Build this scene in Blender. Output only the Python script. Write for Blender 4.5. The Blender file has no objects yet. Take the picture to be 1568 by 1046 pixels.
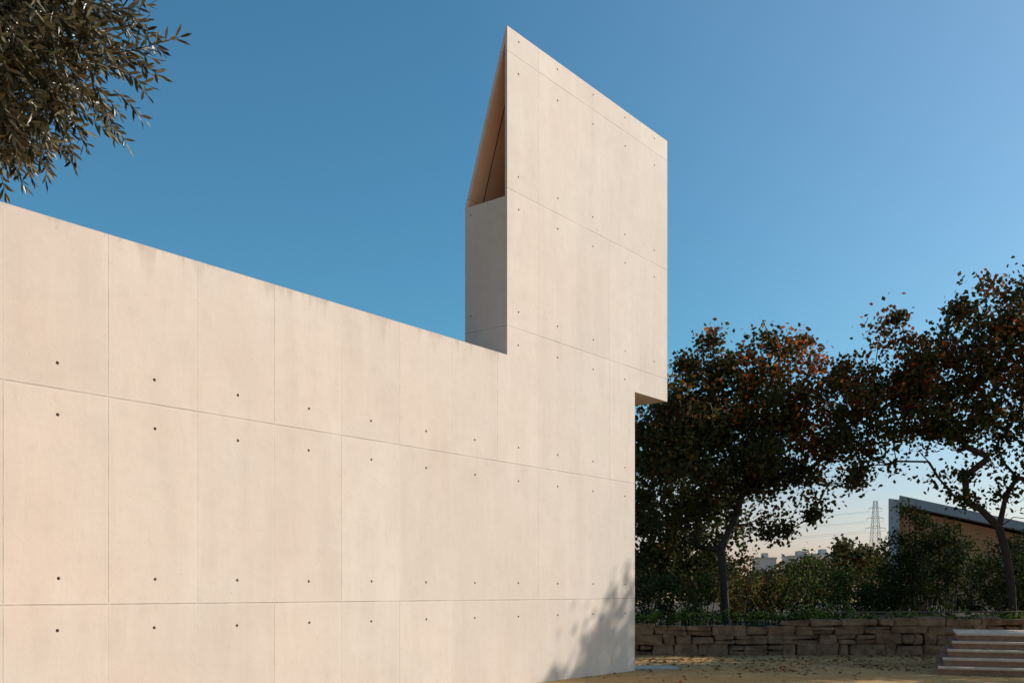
import bpy, bmesh, math, random
import numpy as np
from mathutils import Vector, Matrix
random.seed(7); rng=np.random.default_rng(11)
scene=bpy.context.scene
R=math.radians

# ------------------------------------------------------------------ helpers
def link(o, parent=None):
    scene.collection.objects.link(o)
    if parent: o.parent=parent
    return o
def mesh_obj(name, verts, faces, mats=(), idx=None, parent=None, smooth=False):
    me=bpy.data.meshes.new(name)
    me.from_pydata(verts,[],faces)
    for m in mats: me.materials.append(m)
    if idx is not None: me.polygons.foreach_set("material_index", np.asarray(idx,dtype=np.int32))
    if smooth: me.polygons.foreach_set("use_smooth", np.ones(len(faces),dtype=bool))
    me.update()
    return link(bpy.data.objects.new(name,me),parent)
def empty(name, loc=(0,0,0), rz=0):
    e=bpy.data.objects.new(name,None); e.location=loc; e.rotation_euler=(0,0,rz); e.empty_display_size=.3
    return link(e)
def box(a,b):
    x0,y0,z0=a; x1,y1,z1=b
    v=[(x0,y0,z0),(x1,y0,z0),(x1,y1,z0),(x0,y1,z0),(x0,y0,z1),(x1,y0,z1),(x1,y1,z1),(x0,y1,z1)]
    f=[(0,3,2,1),(4,5,6,7),(0,1,5,4),(1,2,6,5),(2,3,7,6),(3,0,4,7)]
    return v,f
def merge(parts):
    V=[];F=[]
    for v,f in parts:
        o=len(V); V+=list(v); F+=[tuple(i+o for i in q) for q in f]
    return V,F
def bar(p,q,r,n=5,r2=None):
    p=Vector(p);q=Vector(q);d=(q-p)
    if d.length<1e-6: d=Vector((0,0,1))
    d.normalize(); u=d.orthogonal().normalized(); w=d.cross(u)
    r2=r if r2 is None else r2
    v=[];f=[]
    for c,rr in((p,r),(q,r2)):
        for i in range(n):
            a=2*math.pi*i/n; v.append(tuple(c+(u*math.cos(a)+w*math.sin(a))*rr))
    for i in range(n):
        j=(i+1)%n; f.append((i,j,n+j,n+i))
    f.append(tuple(range(n))[::-1]); f.append(tuple(range(n,2*n)))
    return v,f

class NT:
    def __init__(s,name):
        s.m=bpy.data.materials.new(name); s.m.use_nodes=True
        s.t=s.m.node_tree; s.n=s.t.nodes; s.b=s.n["Principled BSDF"]; s.out=s.n["Material Output"]
    def new(s,ty,**k):
        x=s.n.new(ty)
        for a,b in k.items(): setattr(x,a,b)
        return x
    def L(s,a,b): s.t.links.new(a,b)
    def val(s,sock,v):
        if hasattr(v,"node"): s.L(v,sock)
        else: sock.default_value=v
    def math(s,op,a,b=None,c=None,clamp=False):
        x=s.new("ShaderNodeMath",operation=op,use_clamp=clamp)
        s.val(x.inputs[0],a)
        if b is not None: s.val(x.inputs[1],b)
        if c is not None: s.val(x.inputs[2],c)
        return x.outputs[0]
    def mix(s,f,a,b,mode='MIX'):
        x=s.new("ShaderNodeMix",data_type='RGBA',blend_type=mode)
        s.val(x.inputs[0],f)
        s.val(x.inputs[6],a if hasattr(a,"node") else (*a,1)); s.val(x.inputs[7],b if hasattr(b,"node") else (*b,1))
        return x.outputs[2]
    def mr(s,v,a,b,c=0.,d=1.,sm=False):
        x=s.new("ShaderNodeMapRange"); x.clamp=True
        if sm: x.interpolation_type='SMOOTHSTEP'
        s.val(x.inputs[0],v)
        for i,k in enumerate((a,b,c,d)): s.val(x.inputs[i+1],k)
        return x.outputs[0]
    def noise(s,vec,scale,detail=4,rough=.55,sc=None):
        if sc:
            mp=s.new("ShaderNodeMapping"); mp.inputs["Scale"].default_value=sc; s.L(vec,mp.inputs[0]); vec=mp.outputs[0]
        x=s.new("ShaderNodeTexNoise"); x.inputs["Scale"].default_value=scale; x.inputs["Detail"].default_value=detail; x.inputs["Roughness"].default_value=rough
        s.L(vec,x.inputs["Vector"]); return x.outputs["Fac"]
    def bump(s,h,dist,strength=1,prev=None):
        x=s.new("ShaderNodeBump"); x.inputs["Distance"].default_value=dist; x.inputs["Strength"].default_value=strength
        s.L(h,x.inputs["Height"])
        if prev: s.L(prev,x.inputs["Normal"])
        return x.outputs[0]

# ------------------------------------------------------------------ materials
PW=1.235; PS=.22; PH=2.475; PH0=1.555
def concrete_mat(name="cast_concrete",tint=None):
    k=NT(name); tc=k.new("ShaderNodeTexCoord").outputs["Object"]
    sep=k.new("ShaderNodeSeparateXYZ"); k.L(tc,sep.inputs[0]); s_,t_,h_=sep.outputs
    ps=k.math('DIVIDE',k.math('SUBTRACT',s_,PS),PW); ph=k.math('DIVIDE',k.math('SUBTRACT',h_,PH0),PH)
    cell=k.new("ShaderNodeCombineXYZ"); k.L(k.math('FLOOR',ps),cell.inputs[0]); k.L(k.math('FLOOR',ph),cell.inputs[1])
    wn=k.new("ShaderNodeTexWhiteNoise"); wn.noise_dimensions='3D'; k.L(cell.outputs[0],wn.inputs[0])
    big=k.noise(tc,.35,3,.5); med=k.noise(tc,1.3,5,.6); st=k.noise(tc,1.,4,.55,sc=(2.6,2.6,.4)); fine=k.noise(tc,38,5,.7); mid=k.noise(tc,5,5,.65)
    col=k.mix(k.mr(big,.35,.65),(.595,.470,.385),(.580,.488,.410))
    col=k.mix(k.mr(k.math('ADD',k.math('MULTIPLY',k.mr(s_,-14,0),.6),k.math('MULTIPLY',big,.6)),.25,1.),col,(.585,.512,.443))
    col=k.mix(1,col,k.mix(wn.outputs[0],(.955,.955,.955),(1.03,1.03,1.03)),'MULTIPLY')
    col=k.mix(k.mr(med,.35,.72,.0,.24),col,(.41,.34,.28))
    col=k.mix(k.mr(mid,.5,.8,.0,.24),col,(.38,.32,.26))
    col=k.mix(k.mr(st,.52,.78,0,.28),col,(.42,.34,.275))
    col=k.mix(k.mr(st,.45,.28,0,.25),col,(.68,.61,.53))
    col=k.mix(k.mr(fine,.35,.75,0,.16),col,(.36,.31,.26))
    # rain stains below the wall coping
    sv=k.new("ShaderNodeCombineXYZ"); k.L(s_,sv.inputs[0])
    ns=k.noise(sv.outputs[0],1.5,7,.74)
    ln=k.mr(ns,.50,.8,.01,1.3)
    d=k.math('SUBTRACT',5.97,h_)
    stain=k.math('SUBTRACT',1.,k.math('DIVIDE',d,ln),clamp=True)
    only=k.math('LESS_THAN',s_,-4.45)
    stain=k.math('MULTIPLY',k.math('MULTIPLY',stain,only),k.mr(mid,.3,.6,.15,.5))
    col=k.mix(stain,col,(.32,.25,.185))
    # formwork joints
    wob=k.math('MULTIPLY',k.math('SUBTRACT',k.noise(tc,3,2),.5),.010)
    dv=k.math('MULTIPLY',k.math('ABSOLUTE',k.math('SUBTRACT',k.math('FRACT',k.math('ADD',ps,.5)),.5)),PW)
    dh=k.math('ABSOLUTE',k.math('ADD',wob,k.math('MULTIPLY',k.math('SUBTRACT',k.math('FRACT',k.math('ADD',ph,.5)),.5),PH)))
    cj=k.new("ShaderNodeCombineXYZ"); k.L(k.math('ROUND',ps),cj.inputs[0]); k.L(k.math('FLOOR',ph),cj.inputs[1])
    wj=k.new("ShaderNodeTexWhiteNoise"); k.L(cj.outputs[0],wj.inputs[0])
    jv=k.math('MULTIPLY',k.math('MULTIPLY',k.mr(dv,.003,.009,1,0),k.mr(wj.outputs[0],.15,.9,.28,.8)),k.mr(mid,.35,.6,.55,1.))
    jh=k.math('MULTIPLY',k.mr(dh,.004,.011,1,0),k.mr(med,.35,.62,.45,.95))
    j=k.math('MAXIMUM',jv,jh)
    col=k.mix(j,col,(.20,.145,.105))
    col=k.mix(k.mr(dh,.010,.04,.15,0),col,(.70,.63,.55))
    col=k.mix(k.mr(dv,.010,.03,.15,0),col,(.70,.63,.55))
    # blow holes
    vo=k.new("ShaderNodeTexVoronoi"); vo.inputs["Scale"].default_value=5.5; k.L(tc,vo.inputs["Vector"])
    sepc=k.new("ShaderNodeSeparateColor"); k.L(vo.outputs["Color"],sepc.inputs[0])
    pit=k.math('MULTIPLY',k.mr(vo.outputs["Distance"],.03,.055,1,0),k.math('GREATER_THAN',sepc.outputs[0],.68))
    col=k.mix(k.math('MULTIPLY',pit,.6),col,(.2,.16,.13))
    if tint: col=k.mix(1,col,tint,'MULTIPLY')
    k.L(col,k.b.inputs["Base Color"]); k.b.inputs["Roughness"].default_value=.82
    k.b.inputs["Specular IOR Level"].default_value=.25
    n=k.bump(k.math('ADD',k.math('MULTIPLY',med,.6),k.math('MULTIPLY',st,.4)),.016,.7)
    n=k.bump(mid,.006,.6,n)
    n=k.bump(fine,.0015,.6,n)
    n=k.bump(k.math('SUBTRACT',1.,j),.003,.5,n)
    k.L(n,k.b.inputs["Normal"]); return k.m
def simple(name,c1,c2,scale=6,rough=.85,bump=.0,bscale=30,spec=.3):
    k=NT(name); tc=k.new("ShaderNodeTexCoord").outputs["Object"]
    f=k.noise(tc,scale,6,.65)
    k.L(k.mix(k.mr(f,.3,.7),c1,c2),k.b.inputs["Base Color"]); k.b.inputs["Roughness"].default_value=rough
    k.b.inputs["Specular IOR Level"].default_value=spec
    if bump: k.L(k.bump(k.noise(tc,bscale,6,.7),bump),k.b.inputs["Normal"])
    return k.m
def leafmat(name,cols,trans=.3,rough=.7,back=None,spec=.15):
    k=NT(name); g=k.new("ShaderNodeNewGeometry")
    cr=k.new("ShaderNodeValToRGB"); e=cr.color_ramp.elements
    e[0].color=(*cols[0],1); e[1].color=(*cols[-1],1)
    for i,c in enumerate(cols[1:-1]):
        x=e.new((i+1)/(len(cols)-1)); x.color=(*c,1)
    k.L(g.outputs["Random Per Island"],cr.inputs[0]); col=cr.outputs[0]
    if back: col=k.mix(g.outputs["Backfacing"],col,back)
    k.L(col,k.b.inputs["Base Color"]); k.b.inputs["Roughness"].default_value=rough; k.b.inputs["Specular IOR Level"].default_value=spec
    if trans:
        tr=k.new("ShaderNodeBsdfTranslucent"); k.L(col,tr.inputs[0])
        mx=k.new("ShaderNodeMixShader"); mx.inputs[0].default_value=trans
        k.L(k.b.outputs[0],mx.inputs[1]); k.L(tr.outputs[0],mx.inputs[2]); k.L(mx.outputs[0],k.out.inputs[0])
    return k.m
M_con=concrete_mat()
M_con_bounce=concrete_mat("recess_bounce_concrete",(1.38,1.04,.80))  # same concrete, tinted warmer and lighter to paint in light bounced inside the recess
M_bark=simple("tree_bark",(.025,.019,.014),(.06,.046,.035),12,.9,.02,25)
M_ldark=leafmat("leaves_dark_green",[(.020,.032,.008),(.050,.062,.015),(.038,.034,.011),(.085,.078,.02)],.3)
M_lbrown=leafmat("leaves_autumn_brown",[(.10,.044,.015),(.16,.062,.018),(.068,.044,.013),(.19,.095,.024)],.4)
M_lred=leafmat("leaves_autumn_red",[(.36,.07,.016),(.48,.12,.022),(.26,.05,.014),(.50,.19,.036)],.45)
M_hedge=leafmat("hedge_leaves",[(.022,.042,.010),(.048,.072,.016),(.064,.074,.018)],.3)
M_ylw=leafmat("groundcover_leaves",[(.08,.14,.02),(.20,.24,.035),(.13,.18,.025),(.34,.31,.06)],.35)
M_far=leafmat("distant_leaves",[(.06,.055,.02),(.10,.09,.03),(.08,.065,.025)],.2)
M_olive=leafmat("olive_leaves",[(.018,.020,.006),(.040,.038,.012),(.026,.027,.008)],.1,.34,back=(.17,.145,.08),spec=.5)
M_metal=simple("galvanised_steel",(.25,.25,.25),(.35,.35,.35),3,.5)

# ------------------------------------------------------------------ ground
k=NT("sandy_ground"); tc=k.new("ShaderNodeTexCoord").outputs["Object"]
a=k.noise(tc,.5,5,.6); b=k.noise(tc,5,7,.75); c=k.noise(tc,60,3,.7)
col=k.mix(k.mr(a,.35,.65),(.42,.25,.10),(.52,.33,.145)); col=k.mix(k.mr(b,.45,.7,0,.55),col,(.19,.11,.05)); col=k.mix(k.mr(c,.5,.8,0,.5),col,(.14,.09,.05))
k.L(col,k.b.inputs["Base Color"]); k.b.inputs["Roughness"].default_value=.95; k.b.inputs["Specular IOR Level"].default_value=.1
k.L(k.bump(c,.01,.8,k.bump(b,.04,.8)),k.b.inputs["Normal"]); M_ground=k.m
mesh_obj("ground",[(-2500,-2500,0),(2500,-2500,0),(2500,2500,0),(-2500,2500,0)],[(0,1,2,3)],[M_ground])
M_soil=simple("bank_soil",(.035,.026,.017),(.08,.06,.035),2.5,.95,.04,12)
nx,ny=70,30; V=[];F=[]
for j in range(ny+1):
    for i in range(nx+1):
        x=-15+85*i/nx; y=26.95+45*j/ny
        V.append((x,y,.72+.16*max(0,min(1,(x-8)/3))+(.10*math.sin(x*1.7+y)+.08*math.sin(y*.9-x*.6))*(1 if j>0 else .1)))
for j in range(ny):
    for i in range(nx):
        q=j*(nx+1)+i; F.append((q,q+1,q+nx+2,q+nx+1))
mesh_obj("planted_bank_terrain",V,F,[M_soil],smooth=True)

# ------------------------------------------------------------------ concrete building
ANG=math.atan2(.788,.6155)
bld=empty("concrete_building",(2.646,21.45,0),ANG)
def prism_s(prof,s0,s1):   # profile in (t,h) extruded along s
    n=len(prof); v=[(s0,t,h) for t,h in prof]+[(s1,t,h) for t,h in prof]
    f=[tuple(range(n)),tuple(range(n,2*n))[::-1]]+[(i,n+i,n+(i+1)%n,(i+1)%n) for i in range(n)]
    return v,f
def prism_t(prof,t0,t1):   # profile in (s,h) extruded in depth
    n=len(prof); v=[(s,t0,h) for s,h in prof]+[(s,t1,h) for s,h in prof]
    f=[tuple(range(n)),tuple(range(n,2*n))[::-1]]+[(i,n+i,n+(i+1)%n,(i+1)%n) for i in range(n)]
    return v,f
def fixn(o):
    bm=bmesh.new(); bm.from_mesh(o.data); bmesh.ops.recalc_face_normals(bm,faces=bm.faces); bm.to_mesh(o.data); bm.free()
wall=mesh_obj("long_wall",*prism_t([(-26,-.3),(0,-.3),(0,6.0),(-4.44,6.0),(-4.44,5.97),(-26,5.97)],0,.35),[M_con],parent=bld)
tower=mesh_obj("tower",*prism_s([(0,6.0),(0,11.9),(.03,11.9),(1.0,8.85),(1.0,6.0)],-4.44,1.42),[M_con,M_con_bounce],parent=bld)
fixn(wall);fixn(tower)
def cyl_y(s,h,r=.021,d=.035):
    return bar((s,-.03,h),(s,d,h),r*1.15,12,r*.8)
def cyl_x(t,h,r=.019,d=.035):
    return bar((-4.47,t,h),(-4.44+d,t,h),r*1.15,12,r*.8)
cw=[];ct=[];plugs=[]
for i in range(-1,21):
    s=PS-PW*(i+.5)
    for jn in range(5):
        for sg in(-.3,.3):
            h=PH0+PH*jn+sg
            s2=s+random.uniform(-.008,.008); h2=h+random.uniform(-.008,.008)
            ok=False
            if h<5.85 and s<0 and s>-25: cw.append(cyl_y(s2,h2)); ok=True
            if h>6.1 and s>-4.4 and not(s>0 and h<6.5): ct.append(cyl_y(s2,h2)); ok=True
            if ok: plugs.append(bar((s2,.034,h2),(s2,.02,h2),.017,10,.012))
for jn in(2,3):
    for sg in(-.3,.3):
        if PH0+PH*jn+sg<8.8: ct.append(cyl_x(.86,PH0+PH*jn+sg))
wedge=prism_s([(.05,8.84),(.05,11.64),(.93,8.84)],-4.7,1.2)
def cut(o,parts,last=0):
    V,F=merge(parts); nn=len(F)
    c=mesh_obj("cutter",V,F,[M_con,M_con_bounce],[0]*(nn-last)+[1]*last,parent=bld); fixn(c)
    md=o.modifiers.new("b",'BOOLEAN'); md.operation='DIFFERENCE'; md.solver='EXACT'; md.material_mode='TRANSFER'; md.object=c
    bpy.context.view_layer.update()
    dg=bpy.context.evaluated_depsgraph_get()
    me=bpy.data.meshes.new_from_object(o.evaluated_get(dg))
    o.modifiers.clear(); o.data=me; bpy.data.objects.remove(c)
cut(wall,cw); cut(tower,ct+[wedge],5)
M_plug=simple("tie_plug",(.02,.018,.016),(.035,.03,.028),20,.7)
mesh_obj("tie_plugs",*merge(plugs),[M_plug],parent=bld)
a=Vector((-4.08,.91,8.85)); b=Vector((-4.08,.085,11.50))
mesh_obj("slab_seam",*bar(a,b,.007,4),[M_plug],parent=bld)
M_pave=simple("paving_concrete",(.36,.33,.28),(.46,.42,.36),5,.9,.004,60)
v,f=prism_t([(-.0,-.05),(1.0,-.05),(1.0,.04),(.0,.04)],0.05,.9)
o=mesh_obj("paving_slab",v,f,[M_pave]); o.location=(2.70,21.50,0); o.rotation_euler=(0,0,ANG-.75)

# ------------------------------------------------------------------ dry stone retaining wall
M_stone=simple("granite_rubble",(.11,.055,.028),(.36,.21,.11),3,.92,.03,9)
M_dark=simple("wall_joint_earth",(.02,.015,.011),(.04,.03,.02),5,.95)
sw=empty("stone_retaining_wall",(0,26.6,0))
parts=[]
def stone(x0,x1,z0,z1):
    bm=bmesh.new(); bmesh.ops.create_cube(bm,size=1)
    for v in bm.verts:
        v.co=Vector(((x0+x1)/2+v.co.x*(x1-x0-.015),.16+v.co.y*.34,(z0+z1)/2+v.co.z*(z1-z0-.01)))
        v.co+=Vector((random.uniform(-.045,.045),random.uniform(-.06,.06),random.uniform(-.035,.035)))
    bmesh.ops.bevel(bm,geom=bm.edges[:],offset=.022,segments=2,affect='EDGES')
    bm.verts.index_update()
    r=([tuple(v.co) for v in bm.verts],[tuple(v.index for v in f.verts) for f in bm.faces]); bm.free(); return r
def course_run(xa,xb,hs):
    z=-.03
    for h in hs:
        x=xa
        while x<xb:
            w=random.uniform(.25,1.0)
            if random.random()<.3 and h>.2:
                parts.append(stone(x,x+w,z,z+h*.5)); parts.append(stone(x,x+w,z+h*.5,z+h))
            else: parts.append(stone(x,x+w,z,z+h+random.uniform(-.03,.06)))
            x+=w
        z+=h
course_run(-2,7.2,(.3,.26,.25)); course_run(7.2,24,(.32,.27,.22,.19))
mesh_obj("stones",*merge(parts),[M_stone],parent=sw)
mesh_obj("core",*merge([box((-2,.2,0),(7.2,.4,.72)),box((7.2,.2,0),(24,.4,.9))]),[M_dark],parent=sw)

# ------------------------------------------------------------------ steps
M_step=simple("step_stone",(.50,.36,.26),(.62,.48,.36),8,.85,.004,50)
M_riser=simple("step_riser",(.24,.125,.075),(.34,.20,.13),8,.9,.006,40)
st=empty("stone_steps",(8.73,20.4,0),R(-22)); tr=[];ri=[]
for i in range(5):
    zz=.16*(i+1); y0=.35*i; x0=.1*i
    ri.append(box((x0+.03,y0+.03,zz-.16-.02*(i==0)),(5.8,4.0-.01*i,zz-.045)))
    tr.append(box((x0,y0,zz-.045),(5.82+.01*i,y0+.42 if i<4 else 4.05,zz)))
mesh_obj("risers",*merge(ri),[M_riser],parent=st)
o=mesh_obj("treads",*merge(tr),[M_step],parent=st)
bv=o.modifiers.new("bev",'BEVEL'); bv.width=.008; bv.segments=2

rl=empty("low_railing",(0,27.4,.9)); P=[]
for x in np.arange(9.0,15.5,1.3):
    P.append(bar((x,0,-.15),(x,0,.24),.025,6))
P.append(bar((8.9,0,.23),(15.6,0,.25),.022,6))
mesh_obj("rail",*merge(P),[simple("weathered_wood",(.12,.085,.06),(.2,.14,.1),9,.9)],parent=rl)

# ------------------------------------------------------------------ vegetation
def leaves(C,L,W,nrm_up=.0):
    n=len(C)
    u=rng.normal(size=(n,3)); u/=np.linalg.norm(u,axis=1)[:,None]
    w=rng.normal(size=(n,3)); w[:,2]+=nrm_up
    v=np.cross(u,w); v/=np.linalg.norm(v,axis=1)[:,None]+1e-9
    L=np.asarray(L)[:,None]; W=np.asarray(W)[:,None]
    V=np.stack([C-u*L*.5,C+v*W*.5-u*L*.06,C+u*L*.5,C-v*W*.5-u*L*.06],1).reshape(-1,3)
    F=np.arange(n*4).reshape(-1,4)
    return V,F
def in_blobs(blobs,per_m3,out_=0.):
    out=[]
    for (x,y,z,r,*d) in blobs:
        den=d[0] if d else 1
        n=max(3,int(per_m3*den*4.19*r**3))
        p=rng.normal(size=(n,3)); p/=np.linalg.norm(p,axis=1)[:,None]
        p*= (rng.random(n)**(1/2.4)*(1+.32*(rng.random(n)<out_)*rng.random(n)))[:,None]*r
        p[:,2]*=.92
        out.append(p+np.array([x,y,z]))
    return np.concatenate(out)
def skeleton(trunk,targets,r_tip=.008,exp=.47,step=.45,rmin=None):
    nodes=[np.array(p,float) for p in trunk]; par=[-1]+list(range(len(trunk)-1))
    fork=nodes[-1]
    ts=sorted(targets,key=lambda p:np.linalg.norm(p-fork))
    first=max(0,len(trunk)-2)
    for t in ts:
        A=np.array(nodes); d=np.linalg.norm(A-t,axis=1)
        df=np.linalg.norm(A-fork,axis=1)
        cost=d+.25*df; cost[:first]=1e9
        cost+=.5*np.maximum(0,A[:,2]-t[2])
        i=int(np.argmin(cost)); p=nodes[i]; n=max(1,int(d[i]/step))
        for q in range(1,n+1):
            f=q/n; pos=p*(1-f)+t*f
            pos=pos+np.array([0,0,.12*d[i]*math.sin(math.pi*f)*(1 if t[2]>p[2] else .3)])
            if q<n: pos=pos+rng.normal(size=3)*.06*min(1,d[i])
            nodes.append(pos); par.append(i if q==1 else len(nodes)-2)
    cnt=np.zeros(len(nodes))
    ch=np.zeros(len(nodes),int)
    for i in range(len(nodes)-1,0,-1):
        if ch[i]==0: cnt[i]=1
        cnt[par[i]]+=cnt[i]; ch[par[i]]+=1
    rad=r_tip*np.maximum(cnt,1)**exp
    parts=[]
    for i in range(1,len(nodes)):
        r0=rad[par[i]]; r1=rad[i]; r0=min(r0,r1*1.35)
        parts.append(bar(nodes[par[i]],nodes[i],r0,7 if r1>.05 else 4,r1))
    parts.append(bar(nodes[0]-np.array([0,0,.15]),nodes[0]+(nodes[1]-nodes[0])*.35,rad[0]*1.5,9,rad[0]*1.02))
    return merge(parts)
def tree(name,trunk,blobs,per=2.6,nleaf=70,sig=.27,size=(.09,.15),mats=None,fr=lambda p:(.6,.3,.1),r_tip=.010,grow=1.,out_=0.):
    blobs=[(b[0],b[1],b[2],b[3]*grow,*b[4:]) for b in blobs]
    cl=in_blobs(blobs,per,out_)
    bv_,bf=skeleton(trunk,cl,r_tip)
    sg=sig*(.6+.8*rng.random((len(cl),1)))
    cnt=(nleaf*(.35+1.3*rng.random(len(cl)))).astype(int)
    idx=np.repeat(np.arange(len(cl)),cnt)
    C=cl[idx]+rng.normal(size=(len(idx),3))*sg[idx]*np.array([1,1,.8])
    L=rng.uniform(size[0],size[1],len(C))
    V,F=leaves(C,L,L*.75)
    pc=np.array([fr(p) for p in cl])
    r=rng.random(len(C))*.55+rng.random(len(cl))[idx]*.45
    m=np.where(r<pc[idx,0],1,np.where(r<pc[idx,0]+pc[idx,1],2,3))
    n0=len(bv_)
    verts=bv_+V.tolist(); faces=bf+(F+n0).tolist()
    mi=np.concatenate([np.zeros(len(bf)),m]).astype(int)
    o=mesh_obj(name,verts,faces,[M_bark]+list(mats),mi)
    print(name,len(cl),len(C)); return o
AM=(M_ldark,M_lbrown,M_lred)
frA=lambda p:((.80,.17,.03) if p[2]<6.6 else (.60,.24,.16)) if p[0]<8.3 else ((.76,.20,.04) if p[2]<5.6 else (.42,.30,.28))
tree("autumn_tree",[(6.35,29.5,.7),(6.3,29.5,1.5),(6.25,29.5,2.3),(6.2,29.55,2.95)],
  [(5.34,29.2,7.4,1.3),(6.5,29.6,7.8,1.3),(7.9,29.4,8.0,1.25),(9.0,29.6,7.1,1.15),(9.95,29.3,6.3,.95),(5.1,29.0,5.7,1.6,.8),
   (7.1,29.2,6.1,1.7,.75),(8.6,29.8,5.4,1.25,.8),(4.4,29.5,6.4,1.2),(8.0,29.3,4.2,.85,.7),(5.0,30.0,3.9,1.3,.7),(6.2,31.0,6.9,1.6,.6),(7.8,31,6.6,1.5,.6),
   (6.6,29.8,4.6,1.1,.6),(9.3,29.5,4.7,.7,.7),(10.2,29.5,5.1,.7,.7),(7.6,29.5,3.3,.6,.8),(8.9,29.5,3.9,.45,.8),
   (7.45,29.5,9.1,.35,2),(8.5,29.5,9.05,.35,2),(5.9,29.5,9.0,.35,2),(5.0,29.3,8.5,.4,1.6),(9.6,29.5,7.9,.35,2),(10.6,29.4,6.9,.35,2)],
  mats=AM,fr=frA,nleaf=82,size=(.11,.18),sig=.23,grow=1.05,out_=.14,r_tip=.0135)
frB=lambda p:(.74,.19,.07) if p[2]<7 else (.54,.26,.20)
tree("autumn_tree",[(14.1,28.0,.8),(14.05,28.0,1.8),(13.9,28.0,2.8),(13.7,28.0,3.5)],
  [(10.95,28,8.05,1.2),(12.0,28.3,8.4,1.05),(13.5,28,9.0,1.35),(10.1,28,7.1,1.1),(11.7,27.8,6.9,1.4,.8),(13.3,28.2,7.1,1.6,.7),
   (10.4,28,5.95,.9,.9),(11.3,28,5.6,.7,.8),(12.2,28,5.5,.9,.7),(13.9,28,5.2,1.0,.6),(15,28.3,8.2,1.7),(15.7,28,6.2,1.4,.7),(12.8,29.6,7.8,1.2,.6),(14.6,28,9.9,.8),(9.4,28.2,6.6,.8),
   (14.8,28.2,4.5,.8,.6),(9.3,28.2,5.7,.6),(10.6,28,9.25,.35,2),(12.6,28,9.6,.3,2),(13.2,28,10.3,.35,2),(9.5,28,7.9,.35,2),(9.7,28,4.9,.4,1),(12.9,28,4.4,.5,.7)],
  mats=AM,fr=frB,per=2.5,nleaf=78,size=(.11,.18),sig=.23,grow=1.05,out_=.14,r_tip=.0135)
tree("autumn_tree",[(4.9,33,.7),(4.9,33,1.6),(4.9,33,2.6)],
  [(4.9,33,7.2,1.5),(4.8,33,5.4,1.6),(5.8,33,4.6,1.6),(5.0,32.5,3.1,1.5),(6.6,33,3.2,1.2),(7.6,34.5,5.2,1.3)],
  mats=AM,fr=lambda p:(.85,.14,.01),per=2.0,nleaf=76,size=(.13,.20),out_=.1)
# neighbouring trees beyond the right-hand edge of the plot
for (x,y,h,rr,pp,nl) in((21.2,23.3,11.5,2.8,1.5,80),(17.4,24.2,6.4,1.9,1.6,70),(20.2,21.6,7.9,1.9,1.1,60),(23.0,31.0,10.5,3.0,.7,50),(21.0,27.4,8.3,2.6,1.7,75),(16.6,26.2,4.4,1.5,1.8,60)):
    bl=[(x,y,h,rr*.75)]+[(x+rr*.65*math.cos(a),y+rr*.65*math.sin(a),h-.5+random.uniform(-.25,.28)*rr,rr*.5) for a in np.arange(0,6.2,1.05)]
    tree("autumn_tree",[(x,y,-.05),(x+.1,y,h*.15),(x+.05,y,h*.3),(x,y,h*.45)],bl,per=pp,nleaf=nl,sig=.30,size=(.17,.27),mats=AM,fr=frB)

def shrub(name,blobs,per,nleaf,sig,size,mats,w=(.8,.2),aspect=.6,base=.8,up=0):
    cl=in_blobs(blobs,per); cnt=(nleaf*(.4+1.2*rng.random(len(cl)))).astype(int); idx=np.repeat(np.arange(len(cl)),cnt)
    C=cl[idx]+rng.normal(size=(len(idx),3))*sig; C[:,2]=np.maximum(C[:,2],base+.02*rng.random(len(C)))
    L=rng.uniform(size[0],size[1],len(C)); V,F=leaves(C,L,L*aspect,up)
    stems=merge([bar((x+random.uniform(-.1,.1),y,base-.1),(x+random.uniform(-.4,.4)*r,y+random.uniform(-.3,.3)*r,z+.3*r),.025,5,.008) for (x,y,z,r,*_) in blobs for _q in range(3)])
    m=(rng.random(len(C))>w[0]).astype(int)+1
    n0=len(stems[0])
    print(name,len(C))
    return mesh_obj(name,stems[0]+V.tolist(),stems[1]+(F+n0).tolist(),[M_bark]+list(mats),np.concatenate([np.zeros(len(stems[1])),m]).astype(int))
hb=[]
for x in np.arange(6.5,22,.8):
    top=2.85+.3*math.sin(x*1.3)+random.uniform(-.25,.25)
    hb+=[(x,34.5+random.uniform(-.5,.5),top-.75,.75),(x+.3,34.3,1.3,.75)]
shrub("hedge",hb,6,60,.14,(.09,.15),(M_hedge,M_lbrown),(.86,.14))
shrub("evergreen_bush",[(13.1,32,1.9,1.25),(12.6,32,2.7,.9),(13.2,32,3.6,.85),(12.9,32,4.4,.5),(14.2,32,2.8,1.0),(12.0,32,1.6,.8),(14.0,32,3.5,.6)],8,60,.14,(.08,.13),(M_hedge,M_ldark),(.6,.4))
shrub("evergreen_bush",[(15.4,31,2.0,1.2),(15.7,31,3.0,.8),(16.8,31,2,1.2)],8,50,.14,(.08,.13),(M_hedge,M_ldark),(.6,.4))
shrub("evergreen_bush",[(9.2,32.5,1.9,.8),(9.6,32.5,2.5,.5),(10.6,32,1.7,.7)],8,55,.13,(.08,.13),(M_ylw,M_hedge),(.12,.88))
shrub("laurel_shrub",[(5.0,28.9,1.4,.75),(5.3,28.7,2.0,.5),(4.1,29,1.6,.9),(3.4,28.8,1.3,.7)],10,60,.12,(.08,.14),(M_hedge,M_far),(.75,.25))
shrub("autumn_shrub",[(7.3,31,1.7,.8),(8.2,31.2,1.5,.7),(7.4,31,2.5,.5)],7,50,.14,(.07,.12),(M_lbrown,M_ylw),(.7,.3))
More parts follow.
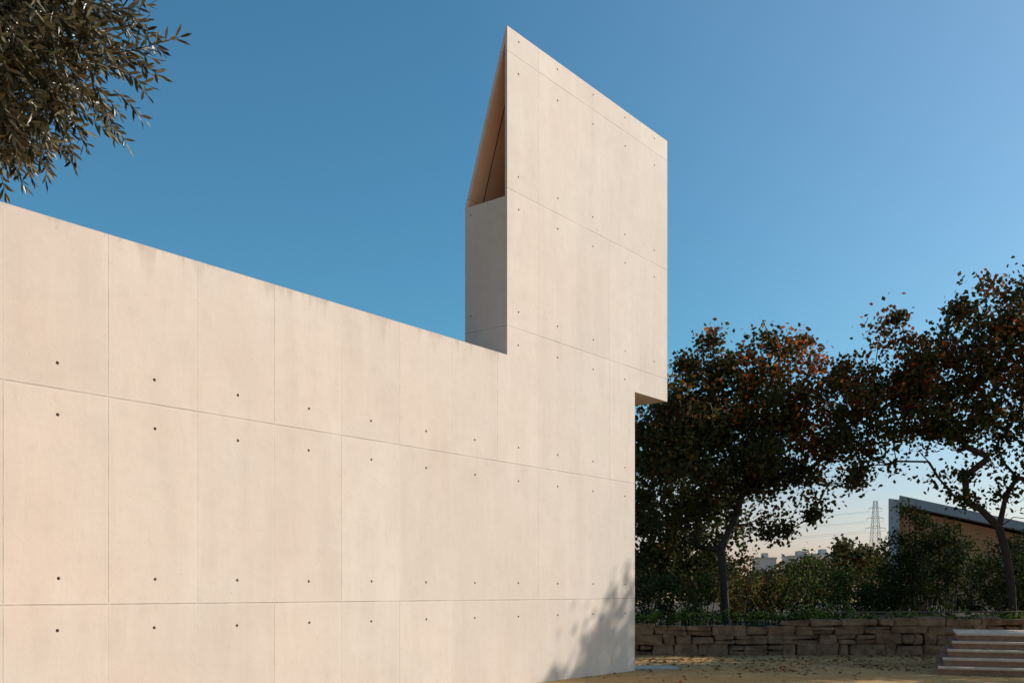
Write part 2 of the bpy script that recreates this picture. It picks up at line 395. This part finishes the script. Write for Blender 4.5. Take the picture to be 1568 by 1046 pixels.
gb=[(x,27.3+random.uniform(-.15,.4),.94+random.uniform(-.04,.06),random.uniform(.13,.26)) for x in np.arange(2.5,15.5,.2)]
shrub("groundcover_plants",gb,60,26,.07,(.06,.11),(M_ylw,M_hedge),(.65,.35),.55,.78)
shrub("fern_bush",[(7.9+i*.35,27.7,1.05+.08*math.sin(i*2),.3) for i in range(6)],30,40,.09,(.08,.16),(M_ylw,M_hedge),(.5,.5),.3)
db=[]
for x in np.arange(5,95,2.6):
    r=random.uniform(1.8,2.8); db.append((x,95+random.uniform(-4,4),2.8+random.uniform(-.6,.8),r))
db+=[(30.2,88,4.9,1.7),(28.9,88,4.2,1.5),(31.4,88,4.2,1.5)]
shrub("distant_trees",db,.9,45,.4,(.3,.5),(M_far,M_ldark),(.75,.25),.7,.0)
# fallen leaves on the gravel
n=2600
C=np.stack([rng.uniform(-1,14,n),18+8.4*rng.random(n)**.5,np.full(n,.012)+rng.random(n)*.015],1)
cc=rng.uniform([0,21,0],[13,26.4,0],(40,3)); ii=rng.integers(0,40,n//2); C[:n//2,:2]=cc[ii,:2]+rng.normal(size=(n//2,2))*.45
C=C[(C[:,1]<26.35)]
s_loc=(C[:,0]-2.646)*.6155+(C[:,1]-21.45)*.788; t_loc=-(C[:,0]-2.646)*.788+(C[:,1]-21.45)*.6155
C=C[~((t_loc>-.05)&(s_loc<.05))]
lx=(C[:,0]-8.73)*math.cos(R(22))-(C[:,1]-20.4)*math.sin(R(22)); ly=(C[:,0]-8.73)*math.sin(R(22))+(C[:,1]-20.4)*math.cos(R(22))
C=C[~((lx>-.05)&(ly>-.05)&(ly<4.2))]
n=len(C); an=rng.random(n)*6.283
u=np.stack([np.cos(an),np.sin(an),rng.normal(size=n)*.15],1); v=np.stack([-np.sin(an),np.cos(an),rng.normal(size=n)*.25],1)
L=rng.uniform(.03,.06,n)[:,None]
V=np.stack([C-u*L,C+v*L*.6,C+u*L,C-v*L*.6],1).reshape(-1,3); V[:,2]=np.maximum(V[:,2],.004)
mesh_obj("fallen_leaves",V.tolist(),np.arange(n*4).reshape(-1,4).tolist(),[M_lbrown,M_lred],(rng.random(n)<.15).astype(int))

# ------------------------------------------------------------------ olive tree (near, upper left)
oc=np.array([-2.42,4.35,4.38])
blob=[(oc,.80,1.5),(oc+np.array([-.1,.1,-.12]),.6,1.6),(oc+np.array([-.75,.1,.35]),.9,.7),(oc+np.array([-.15,.2,.75]),.8,.7),(oc+np.array([-.7,.5,-.1]),.7,.7)]
tw=[]
for c,r,q in blob:
    n=int(1000*r**2*q)
    for _ in range(n):
        d=rng.normal(size=3); d/=np.linalg.norm(d)
        p=c+d*r*(rng.random()**.45)*.90
        dr=d*.9+rng.normal(size=3)*.5+np.array([0,0,-.1]); dr/=np.linalg.norm(dr)
        tw.append((p,dr,rng.uniform(.10,.22)))
for p,q in(((-1.80,4.3,4.02),(-1.43,4.3,4.08)),((-1.85,4.3,4.0),(-1.56,4.3,3.93)),((-1.9,4.3,4.2),(-1.58,4.3,4.22)),((-1.95,4.3,3.82),(-1.74,4.3,3.72)),((-1.86,4.3,4.36),(-1.60,4.32,4.42)),((-2.1,4.3,3.75),(-1.93,4.3,3.62))):
    p=np.array(p);q=np.array(q); tw.append((p,(q-p)/np.linalg.norm(q-p),float(np.linalg.norm(q-p))))
LV=[];LF=[];parts=[]
nb=0
for p,d,l in tw:
    d2=d+np.array([0,0,-.3 if l<.3 else .12]); d2/=np.linalg.norm(d2)
    pm=p+d*l*.5; pe=pm+d2*l*.5
    parts+=[bar(p,pm,.0028,3,.002),bar(pm,pe,.002,3,.0012)]
    n=int(l/.021)
    side=np.cross(d,rng.normal(size=3)); side/=np.linalg.norm(side)
    for i in range(n+1):
        f=i/n; b=(p*(1-2*f)+pm*2*f) if f<.5 else (pm*(2-2*f)+pe*(2*f-1))
        ax=d if f<.5 else d2
        side=np.cross(ax,side); side/=np.linalg.norm(side)+1e-9
        for sgn in(1,-1):
            if rng.random()<.1: continue
            u=ax*rng.uniform(.5,1.1)+side*sgn*rng.uniform(.5,.9)+rng.normal(size=3)*.15
            if f>.95: u=ax+side*sgn*.25
            u/=np.linalg.norm(u)
            v=np.cross(u,np.cross(u,ax)+rng.normal(size=3)*.5); v/=np.linalg.norm(v)+1e-9
            nn=np.cross(u,v)
            L=rng.uniform(.045,.070); W=rng.uniform(.0058,.0085)
            c0=b
            pts=[c0,c0+u*L*.3+v*W*.8-nn*.001,c0+u*L*.65+v*W,c0+u*L-nn*.004,c0+u*L*.65-v*W,c0+u*L*.3-v*W*.8-nn*.001]
            LV+=[tuple(x) for x in pts]; LF.append(tuple(range(nb,nb+6))); nb+=6
tg=in_blobs([(c[0],c[1],c[2],r*.75) for c,r,q in blob],14)
sv,sf=skeleton([(-3.35,4.8,-.05),(-3.3,4.75,.7),(-3.38,4.8,1.4),(-3.25,4.75,2.1),(-3.1,4.7,2.9)],tg,.006,.5,.2)
tv,tf=merge([(sv,sf)]+parts)
n0=len(tv)
ol=mesh_obj("olive_tree",tv+LV,tf+[tuple(i+n0 for i in f) for f in LF],[M_bark,M_olive],np.concatenate([np.zeros(len(tf)),np.ones(len(LF))]).astype(int))
print("olive leaves",len(LF))

# ------------------------------------------------------------------ background buildings
M_roof=simple("zinc_roof",(.30,.30,.30),(.38,.38,.37),1,.6)
M_white=simple("white_render",(.44,.43,.41),(.50,.48,.46),1,.8)
M_ochre=simple("ochre_render",(.52,.23,.10),(.58,.27,.12),1,.85)
M_glass=simple("dark_glazing",(.03,.035,.04),(.05,.055,.06),1,.15,spec=.6)
hs=empty("modern_house",(22.8,60,0),R(-21))
mesh_obj("walls",*prism_t([(.5,0),(8.4,0),(8.4,4.6),(.5,6.7)],0,9),[M_ochre],parent=hs)
mesh_obj("end_wall",*prism_t([(-.1,0),(.5,0),(.5,7.15),(-.1,7.25)],-.6,9.2),[M_white],parent=hs)
mesh_obj("roof",*prism_t([(.502,6.85),(9.2,4.6),(9.2,5.1),(.502,7.4)],-.8,9.4),[M_roof],parent=hs)
wp=[box((x,-.03,3.0),(x+1.0,.05,4.3)) for x in(1.4,3.1,6.0,7.1)]
mesh_obj("windows",*merge(wp),[M_glass],parent=hs)
wf=[]
for x in(1.4,3.1,6.0,7.1):
    wf+=[box((x-.05,-.06,2.95),(x,.04,4.35)),box((x+1,-.06,2.95),(x+1.05,.04,4.35)),box((x,-.06,4.3),(x+1,.04,4.35)),box((x,-.06,2.95),(x+1,.04,3.0))]
mesh_obj("window_frames",*merge(wf),[M_white],parent=hs)
for (x,y,w,h) in((84,300,9,12.0),(95,310,6,13.0),(76,305,5,11.6)):
    ap=empty("apartment_block",(x,y,0))
    mesh_obj("walls",*box((0,0,0),(w,10,h)),[M_white],parent=ap)
    mesh_obj("parapet",*box((-.2,-.2,h),(w+.2,10.2,h+.5)),[M_roof],parent=ap)
    mesh_obj("stair_head",*box((w*.3,2,h+.5),(w*.6,5,h+1.9)),[M_white],parent=ap)
    ww=[box((xx,-.05,z),(xx+1.1,.05,z+1.4)) for xx in np.arange(.8,w-1.4,2.2) for z in np.arange(1,h-1.6,3)]
    mesh_obj("windows",*merge(ww),[M_glass],parent=ap)
py=empty("electricity_pylon",(146,400,0)); P=[]
H=38.
def wd(z): return 2.6*(1-z/H)+.55 if z<24 else 1.5-.9*(z-24)/14
lev=[0,5,10,14.5,18.5,22,25,28,31,34,38]
for a,b in zip(lev[:-1],lev[1:]):
    A=[(sx*wd(a),sy*wd(a),a) for sx,sy in((-1,-1),(1,-1),(1,1),(-1,1))]; B=[(sx*wd(b),sy*wd(b),b) for sx,sy in((-1,-1),(1,-1),(1,1),(-1,1))]
    for i in range(4):
        j=(i+1)%4; P+=[bar(A[i],B[i],.09,4),bar(A[i],B[j],.05,4),bar(A[j],B[i],.05,4),bar(B[i],B[j],.05,4)]
for z,w in((27,4.0),(31,3.4),(35,2.6)):
    for s in(-1,1): P+=[bar((0,0,z+.9),(s*w,0,z),.07,4),bar((0,0,z),(s*w,0,z),.07,4),bar((s*w,0,z),(s*w,0,z-1.2),.05,4)]
mesh_obj("lattice",*merge(P),[M_metal],parent=py)
P=[]
for z,w in((25.8,4.0),(29.8,3.4),(33.8,2.6)):
    for s in(-1,1):
        prev=None
        for i in range(25):
            f=i/24; q=(s*w-260*f,60*f,z-9*4*f*(1-f)*.6)
            if prev: P.append(bar(prev,q,.035,3))
            prev=q
mesh_obj("wires",*merge(P),[M_metal],parent=py)

# ------------------------------------------------------------------ light
EL,AZ=33.,82.
d=Vector((math.sin(R(AZ))*math.cos(R(EL)),math.cos(R(AZ))*math.cos(R(EL)),math.sin(R(EL))))
sl=bpy.data.lights.new("sun",'SUN'); sl.energy=4.8; sl.angle=R(.5); sl.color=(1,.94,.865)
so=link(bpy.data.objects.new("sun",sl)); so.rotation_euler=d.to_track_quat('Z','Y').to_euler(); so.location=(30,10,30)
w=bpy.data.worlds.new("World"); scene.world=w; w.use_nodes=True; nt=w.node_tree
bg=nt.nodes["Background"]; sk=nt.nodes.new("ShaderNodeTexSky"); sk.sky_type='NISHITA'; sk.sun_disc=False
sk.sun_elevation=R(EL); sk.sun_rotation=R(AZ); sk.altitude=100; sk.air_density=1.; sk.dust_density=1.3; sk.ozone_density=1.5
tc=nt.nodes.new("ShaderNodeTexCoord"); sp=nt.nodes.new("ShaderNodeSeparateXYZ"); nt.links.new(tc.outputs["Generated"],sp.inputs[0])
cr=nt.nodes.new("ShaderNodeValToRGB"); cr.color_ramp.interpolation='EASE'
e=cr.color_ramp.elements; e[0].position=.02; e[0].color=(.92,.76,.80,1); e[1].position=.24; e[1].color=(.38,.79,.86,1)
nt.links.new(sp.outputs[2],cr.inputs[0])
dp=nt.nodes.new("ShaderNodeVectorMath"); dp.operation='DOT_PRODUCT'; dp.inputs[1].default_value=d
nt.links.new(tc.outputs["Generated"],dp.inputs[0])
mr=nt.nodes.new("ShaderNodeMapRange"); mr.inputs[1].default_value=.32; mr.inputs[2].default_value=1.0
nt.links.new(dp.outputs["Value"],mr.inputs[0])
m0=nt.nodes.new("ShaderNodeMix"); m0.data_type='RGBA'; nt.links.new(mr.outputs[0],m0.inputs[0]); nt.links.new(cr.outputs[0],m0.inputs[6]); m0.inputs[7].default_value=(.95,1.08,1.1,1)
mx=nt.nodes.new("ShaderNodeMix"); mx.data_type='RGBA'; mx.blend_type='MULTIPLY'; mx.inputs[0].default_value=1
nt.links.new(sk.outputs[0],mx.inputs[6]); nt.links.new(m0.outputs[2],mx.inputs[7])
nt.links.new(mx.outputs[2],bg.inputs[0]); bg.inputs[1].default_value=.15

# ------------------------------------------------------------------ camera
cd=bpy.data.cameras.new("camera"); cd.lens=35; cd.sensor_width=36; cd.shift_y=382/1568; cd.clip_start=.1; cd.clip_end=6000
co=link(bpy.data.objects.new("camera",cd)); co.location=(0,0,1.71); co.rotation_euler=(R(90),0,0)
scene.camera=co
scene.view_settings.view_transform='Standard'; scene.view_settings.look='None'; scene.view_settings.exposure=0
